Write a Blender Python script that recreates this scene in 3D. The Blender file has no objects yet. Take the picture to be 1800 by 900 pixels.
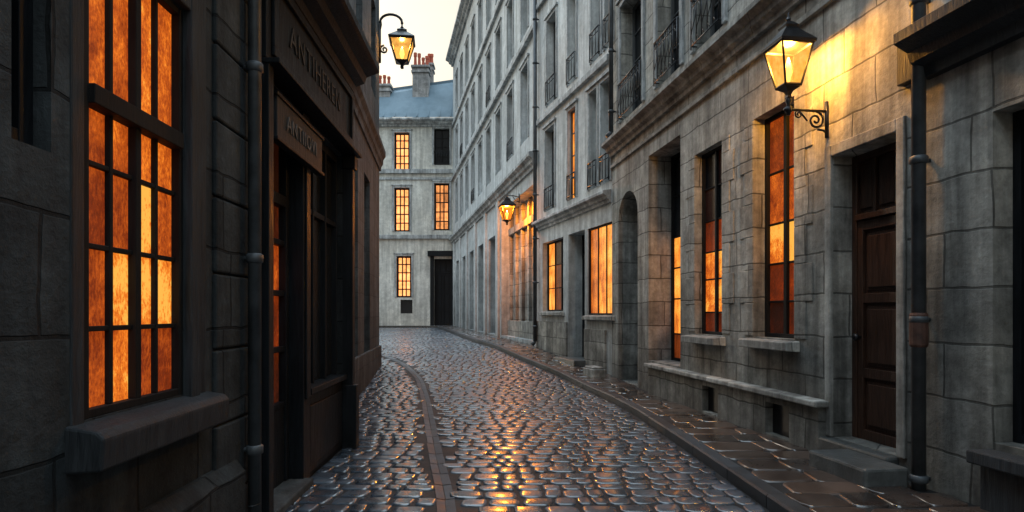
import bpy, math, random
from mathutils import Vector, Matrix
random.seed(7)
F=1100.0; EYE=1.6
sc=bpy.context.scene
col=sc.collection
sc.view_settings.view_transform='Standard'; sc.view_settings.look='None'; sc.view_settings.exposure=0
# ------------------------------------------------------------------ helpers
def interp(x,pts):
    if x<=pts[0][0]: return pts[0][1]
    for (a,b),(c,d) in zip(pts,pts[1:]):
        if x<=c: return b+(d-b)*(x-a)/(c-a)
    return pts[-1][1]
def smooth(fn,x,r=1.2):
    return sum(fn(x+r*k/3.0) for k in range(-3,4))/7.0
HP=[(-10,0),(12.8,0),(14.2,.06),(19.6,.46),(24,.5),(42,.64),(80,.7)]
def H(y): return smooth(lambda t:interp(t,HP),y,1.0)
KP=[(-6,2.35),(4,2.1),(6.8,2.04),(10.7,1.88),(14.4,1.25),(18,0.0),(23,-1.3),(38,-4.3),(40.5,-4.9)]
def KX(y): return smooth(lambda t:interp(t,KP),y,1.2)
def WX(y):
    if y<14.2: return 4.31-.1436*y
    if y<19.4: return 2.271-.285*(y-14.2)
    return .79-.21*(y-19.4)
def LX(y):
    if y<7.5: return -1.8-.027*y
    if y<16.5: return -2.5-.111*(y-7.5)
    return -3.5-.9*(y-16.5)

class MB:
    def __init__(s): s.v=[];s.f=[];s.m=[];s.g=[]
    def q(s,pts,m=0,g=0.0):
        n=len(s.v); s.v+= [tuple(p) for p in pts]; s.f.append(tuple(range(n,n+len(pts)))); s.m.append(m); s.g.append(g)
    def box(s,x0,x1,y0,y1,z0,z1,m=0):
        n=len(s.v)
        s.v+=[(x0,y0,z0),(x1,y0,z0),(x1,y1,z0),(x0,y1,z0),(x0,y0,z1),(x1,y0,z1),(x1,y1,z1),(x0,y1,z1)]
        for f in ((0,3,2,1),(4,5,6,7),(0,1,5,4),(1,2,6,5),(2,3,7,6),(3,0,4,7)):
            s.f.append(tuple(n+i for i in f)); s.m.append(m); s.g.append(0.0)
    def extr(s,prof,x0,x1,m=0):
        n=len(s.v);k=len(prof)
        s.v+=[(x0,p[0],p[1]) for p in prof]+[(x1,p[0],p[1]) for p in prof]
        for i in range(k):
            j=(i+1)%k
            s.f.append((n+i,n+j,n+k+j,n+k+i)); s.m.append(m); s.g.append(0.0)
        s.f.append(tuple(n+i for i in range(k))[::-1]); s.m.append(m); s.g.append(0.0)
        s.f.append(tuple(n+k+i for i in range(k))); s.m.append(m); s.g.append(0.0)
    def tube(s,path,r,seg=8,m=0,cap=True):
        path=[Vector(p) for p in path]; rs=r if isinstance(r,(list,tuple)) else [r]*len(path)
        n0=len(s.v)
        for i,p in enumerate(path):
            t=(path[min(i+1,len(path)-1)]-path[max(i-1,0)])
            if t.length<1e-9: t=Vector((0,0,1))
            t.normalize()
            a=Vector((0,0,1)) if abs(t.z)<.9 else Vector((1,0,0))
            b=t.cross(a).normalized(); c=t.cross(b)
            for k in range(seg):
                an=2*math.pi*k/seg
                s.v.append(tuple(p+rs[i]*(math.cos(an)*b+math.sin(an)*c)))
        for i in range(len(path)-1):
            for k in range(seg):
                k2=(k+1)%seg
                s.f.append((n0+i*seg+k,n0+i*seg+k2,n0+(i+1)*seg+k2,n0+(i+1)*seg+k)); s.m.append(m); s.g.append(0.0)
        if cap:
            s.f.append(tuple(n0+k for k in range(seg))[::-1]); s.m.append(m); s.g.append(0.0)
            e=n0+(len(path)-1)*seg
            s.f.append(tuple(e+k for k in range(seg))); s.m.append(m); s.g.append(0.0)
    def lathe(s,prof,c=(0,0,0),seg=12,m=0,rot=0.0):
        s_n=len(s.v)
        for r,z in prof:
            for k in range(seg):
                an=2*math.pi*k/seg+rot
                s.v.append((c[0]+r*math.cos(an),c[1]+r*math.sin(an),c[2]+z))
        for i in range(len(prof)-1):
            for k in range(seg):
                k2=(k+1)%seg
                s.f.append((s_n+i*seg+k,s_n+i*seg+k2,s_n+(i+1)*seg+k2,s_n+(i+1)*seg+k)); s.m.append(m); s.g.append(0.0)
        s.f.append(tuple(s_n+k for k in range(seg))[::-1]); s.m.append(m); s.g.append(0.0)
        e=s_n+(len(prof)-1)*seg
        s.f.append(tuple(e+k for k in range(seg))); s.m.append(m); s.g.append(0.0)
    def obj(s,name,mats,parent=None,loc=(0,0,0),rot=0,glow=False,smooth_=False,bevel=0,fix=True):
        me=bpy.data.meshes.new(name); me.from_pydata(s.v,[],s.f)
        for m in (mats if isinstance(mats,(list,tuple)) else [mats]): me.materials.append(m)
        me.polygons.foreach_set('material_index',s.m)
        if glow:
            a=me.attributes.new('glow','FLOAT','FACE'); a.data.foreach_set('value',s.g)
        if smooth_: me.polygons.foreach_set('use_smooth',[True]*len(s.f))
        me.update()
        o=bpy.data.objects.new(name,me); col.objects.link(o)
        if parent: o.parent=parent
        o.location=loc; o.rotation_euler=(0,0,rot)
        if bevel:
            b=o.modifiers.new('bevel','BEVEL'); b.width=bevel; b.segments=2; b.limit_method='ANGLE'
        return o
def empty(name,loc,rot=0,parent=None,label=None,cat=None,group=None):
    o=bpy.data.objects.new(name,None); o.empty_display_size=.3; col.objects.link(o)
    o.location=loc; o.rotation_euler=(0,0,rot)
    if parent: o.parent=parent
    if label:o['label']=label
    if cat:o['category']=cat
    if group:o['group']=group
    return o
# ------------------------------------------------------------------ materials
class NT:
    def __init__(s,name):
        s.mat=bpy.data.materials.new(name); s.mat.use_nodes=True; s.nt=s.mat.node_tree
        s.b=s.nt.nodes['Principled BSDF']; s.out=s.nt.nodes['Material Output']
        s.tc=s.nt.nodes.new('ShaderNodeTexCoord')
    def n(s,t,**kw):
        n=s.nt.nodes.new(t)
        for k,v in kw.items(): setattr(n,k,v)
        return n
    def l(s,a,b): s.nt.links.new(a,b)
    def setin(s,sock,v):
        if hasattr(v,'is_linked') or isinstance(v,bpy.types.NodeSocket): s.l(v,sock)
        else: sock.default_value=v
    def math(s,op,a,b=0.0,c=None,clamp=False):
        n=s.n('ShaderNodeMath',operation=op,use_clamp=clamp); s.setin(n.inputs[0],a); s.setin(n.inputs[1],b)
        if c is not None: s.setin(n.inputs[2],c)
        return n.outputs[0]
    def mix(s,f,a,b,mode='MIX'):
        n=s.n('ShaderNodeMix',data_type='RGBA',blend_type=mode)
        s.setin(n.inputs[0],f)
        for i,v in ((6,a),(7,b)):
            if isinstance(v,tuple) and len(v)==3: v=v+(1,)
            s.setin(n.inputs[i],v)
        return n.outputs[2]
    def mapping(s,scale=(1,1,1),src=None):
        n=s.n('ShaderNodeMapping'); n.inputs['Scale'].default_value=scale
        s.l(src or s.tc.outputs['Object'],n.inputs['Vector']); return n.outputs[0]
    def noise(s,scale,detail=4,rough=.6,vec=None,dist=0.0):
        n=s.n('ShaderNodeTexNoise'); n.inputs['Scale'].default_value=scale; n.inputs['Detail'].default_value=detail
        n.inputs['Roughness'].default_value=rough; n.inputs['Distortion'].default_value=dist
        s.l(vec or s.tc.outputs['Object'],n.inputs['Vector']); return n.outputs['Fac']
    def rng(s,v,a,b,c,d):
        n=s.n('ShaderNodeMapRange'); s.l(v,n.inputs[0])
        for i,x in enumerate((a,b,c,d)): n.inputs[i+1].default_value=x
        return n.outputs[0]
    def grey(s,v):
        n=s.n('ShaderNodeCombineColor'); 
        for i in range(3): s.l(v,n.inputs[i])
        return n.outputs[0]
    def bump(s,h,st=.4,dist=.02):
        n=s.n('ShaderNodeBump'); n.inputs['Strength'].default_value=st; n.inputs['Distance'].default_value=dist
        s.l(h,n.inputs['Height']); s.l(n.outputs[0],s.b.inputs['Normal'])
def stone_mat(name,c1,c2,bw=.75,rh=.42,mortar=.012,joints=1.0,rough=.85,grime=.5,bump=.5,stain=.5,grime_h=1.2,warm=.3,mott=1.0):
    m=NT(name); sep=m.n('ShaderNodeSeparateXYZ'); m.l(m.tc.outputs['Object'],sep.inputs[0])
    dn=m.noise(1.3,3)
    dx=m.math('MULTIPLY',m.math('SUBTRACT',dn,.5),.10)
    cx=m.n('ShaderNodeCombineXYZ'); m.l(m.math('ADD',m.math('ADD',sep.outputs[0],sep.outputs[1]),dx),cx.inputs[0])
    m.l(m.math('ADD',sep.outputs[2],m.math('MULTIPLY',m.math('SUBTRACT',m.noise(2.1,2),.5),.07)),cx.inputs[1])
    br=m.n('ShaderNodeTexBrick'); m.l(cx.outputs[0],br.inputs['Vector'])
    br.inputs['Scale'].default_value=1; br.inputs['Brick Width'].default_value=bw; br.inputs['Row Height'].default_value=rh
    br.inputs['Mortar Size'].default_value=mortar; br.inputs['Mortar Smooth'].default_value=.4
    br.inputs['Color1'].default_value=c1+(1,); br.inputs['Color2'].default_value=c2+(1,)
    br.squash=1.35; br.squash_frequency=3; br.offset=.42
    mc=tuple(x*.22 for x in c1)
    br.inputs['Mortar'].default_value=tuple(c1[i]*(1-joints)+mc[i]*joints for i in range(3))+(1,)
    big=m.noise(.7,5,.65); fine=m.noise(14,6,.7); mid=m.noise(3.2,6,.7)
    st=m.noise(1.0,5,.6,vec=m.mapping((5,5,.35)))
    c=m.mix(mott,br.outputs['Color'],m.grey(m.rng(big,.3,.7,.6,1.35)),'MULTIPLY')
    c=m.mix(mott,c,m.grey(m.rng(mid,.3,.72,.62,1.32)),'MULTIPLY')
    c=m.mix(stain,c,m.grey(m.rng(st,.36,.62,.35,1.25)),'MULTIPLY')
    c=m.mix(.6*mott,c,m.grey(m.rng(fine,.3,.7,.65,1.3)),'MULTIPLY')
    c=m.mix(m.rng(m.noise(.45,3),.45,.65,0,warm),c,m.mix(1,c,(1.12,.98,.80),'MULTIPLY'))
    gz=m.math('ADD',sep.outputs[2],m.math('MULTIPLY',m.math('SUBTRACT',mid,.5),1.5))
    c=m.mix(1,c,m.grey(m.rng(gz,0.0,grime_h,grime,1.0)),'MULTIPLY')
    m.l(c,m.b.inputs['Base Color']); m.b.inputs['Roughness'].default_value=rough; m.b.inputs['Specular IOR Level'].default_value=.3
    h=m.math('MULTIPLY',m.math('SUBTRACT',1.0,br.outputs['Fac']),1.4*joints)
    h=m.math('ADD',h,m.math('MULTIPLY',mid,1.0)); h=m.math('ADD',h,m.math('MULTIPLY',fine,.5))
    m.bump(h,bump,.025); return m.mat
def wood_mat(name,c1,c2,rough=.45,bump=.35,spec=.4):
    m=NT(name); g=m.noise(6,6,.65,vec=m.mapping((6,6,.6)),dist=.6); b=m.noise(1.5,3)
    c=m.mix(m.rng(g,.3,.7,0,1),c1,c2); c=m.mix(.7,c,m.grey(m.rng(b,.3,.7,.5,1.3)),'MULTIPLY')
    m.l(c,m.b.inputs['Base Color']); m.l(m.rng(g,.3,.7,rough-.12,rough+.15),m.b.inputs['Roughness']); m.b.inputs['Specular IOR Level'].default_value=spec
    m.bump(g,bump,.01); return m.mat
def simple(name,c,rough=.5,metal=0,var=.4,scale=6,bump=.2,spec=.5):
    m=NT(name); n=m.noise(scale,5); m.l(m.mix(1,c,m.grey(m.rng(n,.3,.7,1-var,1+var)),'MULTIPLY'),m.b.inputs['Base Color'])
    m.l(m.rng(n,.3,.7,max(rough-.1,.02),rough+.1),m.b.inputs['Roughness']); m.b.inputs['Metallic'].default_value=metal
    m.b.inputs['Specular IOR Level'].default_value=spec
    m.bump(n,bump,.01); return m.mat
M={}
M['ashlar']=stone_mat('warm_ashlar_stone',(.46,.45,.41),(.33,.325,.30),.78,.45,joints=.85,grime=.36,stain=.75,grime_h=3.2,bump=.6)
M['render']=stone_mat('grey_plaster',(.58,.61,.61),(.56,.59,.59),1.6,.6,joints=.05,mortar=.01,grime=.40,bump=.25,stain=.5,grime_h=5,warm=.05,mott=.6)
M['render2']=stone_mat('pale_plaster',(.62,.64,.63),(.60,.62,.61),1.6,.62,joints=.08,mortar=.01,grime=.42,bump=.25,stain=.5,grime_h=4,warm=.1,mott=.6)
M['farstone']=stone_mat('far_pale_plaster',(.68,.67,.61),(.65,.64,.59),1.6,.6,joints=.08,mortar=.01,grime=.7,bump=.3,stain=.4,grime_h=3,mott=.65,warm=.15)
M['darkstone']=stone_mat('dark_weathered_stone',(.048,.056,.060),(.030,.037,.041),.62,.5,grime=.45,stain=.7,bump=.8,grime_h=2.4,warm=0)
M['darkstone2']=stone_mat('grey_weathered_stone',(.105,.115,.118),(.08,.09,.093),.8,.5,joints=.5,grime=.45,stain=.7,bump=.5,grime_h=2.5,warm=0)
M['step']=stone_mat('wet_step_stone',(.08,.085,.085),(.065,.07,.07),3,2,joints=.2,grime=1,stain=.3,rough=.35)
M['trim']=stone_mat('stone_trim',(.36,.355,.33),(.33,.325,.305),1.4,5,joints=.6,grime=.9,stain=.8,bump=.5)
M['trimlight']=stone_mat('pale_stone_trim',(.50,.52,.52),(.47,.49,.49),1.4,5,joints=.2,grime=1,stain=.7,bump=.4,warm=.05)
M['wood']=wood_mat('dark_painted_wood',(.0035,.005,.0065),(.010,.012,.015),.5,.35,.2)
M['oldwood']=wood_mat('weathered_grey_wood',(.012,.015,.018),(.040,.046,.052),.6,.9,.25)
M['door']=wood_mat('dark_brown_door_wood',(.020,.010,.007),(.065,.032,.020),.4,.6)
M['frame']=wood_mat('window_frame_wood',(.006,.006,.007),(.018,.017,.016),.7,.3,.15)
M['framepale']=wood_mat('grey_window_frame',(.07,.075,.078),(.12,.125,.125),.6)
M['iron']=simple('black_iron',(.012,.012,.014),.4,.3,.4,20,.1)
M['pipe']=simple('painted_lead_pipe',(.06,.068,.075),.5,.3,.5,5,.2)
M['rust']=simple('rusty_pipe_collar',(.07,.032,.022),.7,.2,.5,12,.4)
M['pot']=simple('terracotta',(.42,.09,.045),.8,0,.3,5,.3)
M['brickch']=stone_mat('chimney_render',(.38,.37,.36),(.35,.34,.33),.3,.1,joints=.3,grime=1)
def zinc():
    m=NT('zinc_roof')
    n=m.noise(1.2,5); c=m.mix(m.rng(n,.3,.7,0,1),(.065,.115,.15),(.12,.185,.23))
    m.l(c,m.b.inputs['Base Color']); m.b.inputs['Roughness'].default_value=.6; m.b.inputs['Metallic'].default_value=.0
    m.bump(n,.1,.01); return m.mat
M['zinc']=zinc()
def pane_mat(name,strength,streak,ramp,rough=.25,sc_=6,dist=.15,fine=(.72,1.22),n2a=.22):
    m=NT(name); at=m.n('ShaderNodeAttribute',attribute_name='glow')
    n1=m.noise(sc_,6,.7,vec=m.mapping(streak),dist=dist); n2=m.noise(1.9,3)
    n3=m.noise(60,4,.7,vec=m.mapping((1.0,1.0,.55)))
    f=m.math('MULTIPLY',at.outputs['Fac'],m.math('ADD',m.rng(n1,.28,.72,.6,1.22),m.rng(n2,.3,.7,-n2a,n2a)))
    f=m.math('MULTIPLY',f,m.rng(n3,.28,.72,fine[0],fine[1]))
    r=m.n('ShaderNodeValToRGB'); m.l(f,r.inputs[0]); e=r.color_ramp.elements
    e[0].position=0; e[0].color=(0,0,0,1); e[1].position=1; e[1].color=ramp[-1]+(1,)
    for p,c in zip((.12,.38,.6,.82),ramp):
        x=e.new(p); x.color=c+(1,)
    m.l(r.outputs[0],m.b.inputs['Emission Color']); m.b.inputs['Emission Strength'].default_value=strength
    m.b.inputs['Base Color'].default_value=(.012,.014,.016,1); m.b.inputs['Roughness'].default_value=rough
    m.b.inputs['Specular IOR Level'].default_value=.15
    m.bump(m.math('ADD',n1,n3),.25,.01); return m.mat
M['pane']=pane_mat('leaded_window_glass',1.05,(1.2,1.2,.7),[(.02,.004,.001),(.19,.024,.003),(.50,.085,.007),(.90,.21,.016),(1,.47,.07)],fine=(.66,1.26),n2a=.3)
M['panefar']=pane_mat('lamplit_curtained_glass',1.35,(1.2,1.2,.3),[(.02,.004,.001),(.22,.04,.005),(.55,.13,.014),(.92,.30,.034),(1,.48,.09)])
M['panepale']=pane_mat('pale_lamplit_glass',2.6,(1.2,1.2,.6),[(.03,.010,.003),(.28,.10,.028),(.60,.21,.06),(.85,.29,.088),(.95,.35,.12)],fine=(.85,1.12))
def lamp_glass(nm,ca,cb,st):
    m=NT(nm)
    em=m.n('ShaderNodeEmission'); em.inputs[1].default_value=st
    n=m.noise(9,4)
    m.l(m.mix(m.rng(n,.3,.7,0,1),ca,cb),em.inputs[0])
    tr=m.n('ShaderNodeBsdfTransparent'); tr.inputs[0].default_value=(1,.74,.38,1)
    mx=m.n('ShaderNodeMixShader'); m.l(m.rng(n,.3,.7,.5,.75),mx.inputs[0])
    m.l(tr.outputs[0],mx.inputs[1]); m.l(em.outputs[0],mx.inputs[2]); m.l(mx.outputs[0],m.out.inputs[0]); return m.mat
M['lampglass']=lamp_glass('lantern_glass',(1,.38,.05),(1,.60,.14),1.25)
M['amberglass']=lamp_glass('amber_lantern_glass',(1,.20,.015),(1,.34,.04),1.2)
def flame():
    m=NT('gas_mantle'); m.b.inputs['Base Color'].default_value=(1,.8,.5,1)
    m.b.inputs['Emission Color'].default_value=(1,.66,.24,1); m.b.inputs['Emission Strength'].default_value=5
    return m.mat
M['flame']=flame()
def wet(name,c1,c2,r0,r1,bump=.25,attr=True,spec=.8,coat=0.0,cr=.12):
    m=NT(name); at=m.n('ShaderNodeAttribute',attribute_name='glow'); n=m.noise(5,6,.65); f=m.noise(38,5,.7); big=m.noise(.55,3)
    c=m.mix(at.outputs['Fac'] if attr else n,c1,c2); c=m.mix(1,c,m.grey(m.rng(n,.3,.7,.6,1.35)),'MULTIPLY')
    m.l(c,m.b.inputs['Base Color'])
    r=m.math('ADD',m.rng(big,.35,.65,r0,r1),m.rng(n,.3,.7,-.05,.12))
    m.l(m.math('ADD',r,m.math('MULTIPLY',at.outputs['Fac'],.10)),m.b.inputs['Roughness'])
    m.b.inputs['Specular IOR Level'].default_value=spec
    if coat:
        m.l(m.math('MULTIPLY',m.rng(big,.38,.62,1,.45),coat),m.b.inputs['Coat Weight']); m.b.inputs['Coat Roughness'].default_value=cr; m.b.inputs['Coat IOR'].default_value=1.6
    m.bump(m.math('ADD',n,m.math('MULTIPLY',f,.4)),bump,.008); return m.mat
M['cobble']=wet('wet_cobblestone',(.022,.032,.044),(.072,.093,.118),.14,.28,.25,spec=.7,coat=1.0,cr=.11)
M['paving']=wet('wet_brown_paving',(.024,.018,.016),(.075,.046,.033),.14,.28,.3,spec=.7,coat=.9)
M['mortar']=wet('wet_joint_grit',(.007,.008,.009),(.018,.019,.02),.5,.7,.6,False,.3)
M['kerb']=wet('kerb_granite',(.022,.025,.028),(.05,.056,.062),.4,.55,.3,True,.3)
M['gut']=wet('gutter_stone',(.035,.043,.052),(.075,.088,.10),.4,.55,.4,True,.3)
M['ground']=simple('bare_ground',(.05,.05,.048),.9)
# ------------------------------------------------------------------ wall frames
class Facade:
    def __init__(s,name,P0,P1,base,label,cat):
        s.P0=Vector(P0); s.P1=Vector(P1); D=s.P1-s.P0; s.L=D.length; s.D=D.normalized(); s.N=Vector((-s.D.y,s.D.x))
        s.rot=math.atan2(s.D.y,s.D.x); s.ops=[]
        s.e=empty(name,(P0[0],P0[1],0),s.rot,label=label,cat=cat)
    def hit(s,px,w=0):
        a=(px-900)/F; O=s.P0+s.N*w
        u=(O.x-a*O.y)/(a*s.D.y-s.D.x); d=O.y+u*s.D.y
        return u,d
    def u(s,px,w=0): return s.hit(px,w)[0]
    def z(s,px,py,w=0): return EYE-(py-550)/F*s.hit(px,w)[1]
    def world(s,u,w,z): p=s.P0+s.D*u+s.N*w; return (p.x,p.y,z)
    def build_wall(s,z0,z1,mat,back=3.0,name='wall'):
        mb=MB(); us={0,s.L};vs={z0,z1}
        for o in s.ops: us|={o[0],o[1]}; vs|={o[2],o[3]}
        us=sorted(us);vs=sorted(vs)
        for a,b in zip(us,us[1:]):
            for c,d in zip(vs,vs[1:]):
                cu=(a+b)/2;cv=(c+d)/2
                if b-a<1e-6 or d-c<1e-6: continue
                if any(o[0]<cu<o[1] and o[2]<cv<o[3] for o in s.ops): continue
                mb.q([(a,0,c),(a,0,d),(b,0,d),(b,0,c)])
        for o in s.ops:
            a,b,c,d,dep=o[:5]; arch=o[5] if len(o)>5 else 0
            dt=d-arch
            mb.q([(a,0,c),(a,0,dt),(a,-dep,dt),(a,-dep,c)][::-1]); mb.q([(b,0,c),(b,-dep,c),(b,-dep,dt),(b,0,dt)][::-1])
            mb.q([(a,0,c),(a,-dep,c),(b,-dep,c),(b,0,c)][::-1])
            if not arch: mb.q([(a,0,d),(b,0,d),(b,-dep,d),(a,-dep,d)][::-1])
            else:
                K=12; pr=[]
                for k in range(K+1):
                    an=math.pi*(1-k/K); pr.append(((a+b)/2+(b-a)/2*math.cos(an),dt+arch*math.sin(an)))
                for (x0,y0),(x1,y1) in zip(pr,pr[1:]):
                    mb.q([(x0,0,y0),(x0,0,d),(x1,0,d),(x1,0,y1)]); mb.q([(x0,0,y0),(x1,0,y1),(x1,-dep,y1),(x0,-dep,y0)][::-1])
        L=s.L
        mb.q([(0,0,z0),(0,-back,z0),(0,-back,z1),(0,0,z1)]); mb.q([(L,0,z0),(L,0,z1),(L,-back,z1),(L,-back,z0)])
        mb.q([(0,-back,z0),(L,-back,z0),(L,-back,z1),(0,-back,z1)]); mb.q([(0,0,z1),(L,0,z1),(L,-back,z1),(0,-back,z1)][::-1])
        return mb.obj(name,mat,s.e)
    def cornice(s,u0,u1,z,out,h,mat,name='cornice'):
        mb=MB(); o=out
        prof=[(-.02,z),(o*.25,z),(o*.3,z+h*.2),(o*.55,z+h*.3),(o*.62,z+h*.5),(o*.92,z+h*.62),(o,z+h*.66),(o,z+h*.86),(o*.93,z+h*.9),(-.02,z+h)]
        mb.extr(prof,u0,u1); return mb.obj(name,mat,s.e)
    def band(s,u0,u1,z0,z1,out,mat,name='string_course',bevel=.01):
        mb=MB(); mb.box(u0,u1,-.02,out,z0,z1); return mb.obj(name,mat,s.e,bevel=bevel)
    def window(s,u0,u1,v0,v1,dep,cols,rows,glow=None,heavy=.035,fr='frame',sill=None,surr=None,rail=None,far=False,transom=None,mull=True,opening=True,railout=.06,bars=True,pane=None,thin=.42):
        if opening: s.ops.append((u0,u1,v0,v1,dep))
        W=u1-u0;Ht=v1-v0; cx=(u0+u1)/2
        mb=MB(); t=heavy; ft=t*1.5; y1=-dep+.05; y0=-dep-.03
        mb.box(0,ft,y0,y1,0,Ht); mb.box(W-ft,W,y0,y1,0,Ht); mb.box(ft,W-ft,y0,y1-.004,0,ft); mb.box(ft,W-ft,y0,y1-.004,Ht-ft,Ht)
        fr_rows=[(i+1)/rows for i in range(rows)] if isinstance(rows,int) else rows
        xs=[ft+(W-2*ft)*i/cols for i in range(cols+1)]; zs=[0]+[Ht*f for f in fr_rows]
        for i,x in enumerate(xs[1:-1]):
            w=t*.9 if (mull and cols%2==0 and i==cols//2-1) else t*thin
            mb.box(x-w,x+w,y0+.01,(y1-.022) if w<t*.6 else (y1-.006),ft,Ht-ft)
        for i,z in enumerate(zs[1:-1]):
            w=t*1.7 if (transom is not None and i==transom) else t*thin*.95
            mb.box(ft,W-ft,y0+.012,y1+(.025 if w>t else -.026),z-w,z+w)
        win=mb.obj('window',M[fr],s.e,loc=(u0,0,v0),bevel=.004 if not far else 0)
        pb=MB()
        for j in range(len(zs)-1):
            for i in range(cols):
                g=0.0
                if glow:
                    row=glow[j%len(glow)]; g=row[(cols-1-i)%len(row)]
                    if g>0: g=max(0,g+random.uniform(-.05,.05))
                pb.q([(xs[i],0,zs[j]),(xs[i],0,zs[j+1]),(xs[i+1],0,zs[j+1]),(xs[i+1],0,zs[j])],0,g)
        p=pb.obj('glass_pane',M[pane or ('panefar' if far else 'pane')],win,loc=(0,-dep+.002,0),glow=True)
        if glow and max(max(r) for r in glow)>.3: win['label']='lamplit window with glowing orange panes'
        if sill:
            out,th=sill; sb=MB(); sb.extr([(-dep+.04,-.003),(out,-.03),(out,-.03-th),(-.01,-.04-th)],-.10,W+.10)
            sb.obj('sill',M['trim'],win,bevel=.01)
        if surr:
            wd,ou=surr; bb=MB()
            bb.box(-wd,-.003,-.01,ou,-.0,Ht+wd); bb.box(W+.003,W+wd,-.01,ou,0,Ht+wd); bb.box(-.003,W+.003,-.01,ou-.003,Ht+.003,Ht+wd)
            bb.box(-wd-.05,W+wd+.05,-.01,ou+.04,Ht+wd,Ht+wd+.07)
            bb.obj('window_surround',M['trimlight'],win,bevel=.006)
        if rail:
            rb=MB(); hh=rail; y=railout; r=.012 if not far else .013
            rb.tube([(0,y,hh),(W,y,hh)],r*1.4,6); rb.tube([(0,y,.08),(W,y,.08)],r,6); rb.tube([(0,y,hh-.12),(W,y,hh-.12)],r*.8,6)
            for x in (0,W): rb.tube([(x,-.03,hh),(x,y,hh)],r,6); rb.tube([(x,-.03,.08),(x,y,.08)],r,6); rb.tube([(x,y,.02),(x,y,hh)],r,6)
            nb=max(3,int(W/.16))
            for k in range(nb):
                xa=W*k/nb; xb=W*(k+1)/nb; xm=(xa+xb)/2
                rb.tube([(xb,y,.08),(xb,y,hh)],r*.7,5)
                if bars:
                    pth=[(xm+(xb-xa)*.42*math.sin(t_*math.pi*2),y+.004,.1+(hh-.24)*t_) for t_ in [q/8 for q in range(9)]]
                    rb.tube(pth,r*.6,5)
                    pth=[(xm+.045*math.cos(a_),y,hh-.06+.045*math.sin(a_)) for a_ in [q*math.pi/4 for q in range(9)]]
                    rb.tube(pth,r*.5,4)
            rb.obj('balcony_railing',M['iron'],win,smooth_=True)
        return win
    def pipe(s,u,w,z0,z1,r=.055,mat='pipe',elbow=True):
        mb=MB(); mb.tube([(0,0,z0+(.12 if elbow else 0)),(0,0,z1)],r,14)
        if elbow: mb.tube([(0,0,z0+.2),(0,.02,z0+.1),(0,.1,z0+.02)],r*1.05,12)
        z=z0+(.55 if elbow else .08)
        while z<z1: mb.lathe([(r*1.0,0),(r*1.3,.01),(r*1.3,.06),(r*1.0,.07)],(0,0,z),14); mb.box(-.015,.015,-w,-.01,z+.02,z+.05); z+=1.35
        return mb.obj('drainpipe',M[mat],s.e,loc=(u,w,0),smooth_=True)

# ================================================================== RIGHT NEAR HOUSE
def AX(y): return 4.31-.1436*y
A=Facade('stone_house',(AX(-3),-3),(AX(14.2),14.2),0,'weathered beige ashlar house with lamplit windows beside the pavement','building')
A.window(A.u(1397),A.u(1325),1.29,A.z(1397,168)-.0,.2,2,[.16,.33,.51,.74,1],[[.16,.26],[.38,.34],[.95,1.1],[.6,.66],[.45,.52]],.035,sill=(.17,.10))
A.window(A.u(1270),A.u(1222),1.27,A.z(1270,245),.16,2,[.12,.3,.45,.62,.8,1],[[.28,.3],[.95,1.0],[.9,.95],[.25,.38],[0.05,0],[0,0.05]],.03,sill=(.2,.10))
A.window(A.u(1196),A.u(1140),.70,A.z(1196,236),.5,2,[.13,.3,.45,.6,.8,1],[[.3,.3],[.9,.9],[.95,.95],[.85,.85],[0,0],[0,0]],.035,far=True)
A.window(A.u(1880),A.u(1745),.62,3.12,.22,3,4,[[.05,.0,.1],[0,.12,.05],[.08,0,.03],[0,.05,0]],.045,fr='wood')
a0,a1=A.u(1121),A.u(1087)
A.ops.append((a0,a1,.13,4.15,.55,.55))
d0,d1=A.u(1580),A.u(1465)
dtop=A.z(1580,232)
A.ops.append((d0,d1,.30,dtop,.26))
for pr,pl,top in ((1272,1222,8.2),(1197,1156,8.2),(1130,1092,8.2)):
    A.window(A.u(pr),A.u(pl),5.72,top,.3,2,[.28,.52,.76,1],[[0,0]],.035,fr='framepale',surr=(.12,.04),rail=.8,railout=.07)
A.window(A.u(1420),A.u(1350),5.72,8.2,.3,2,4,[[0,0]],.035,fr='framepale',surr=(.12,.04),rail=.8,railout=.07)
A.build_wall(-.3,12,M['ashlar'])
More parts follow.
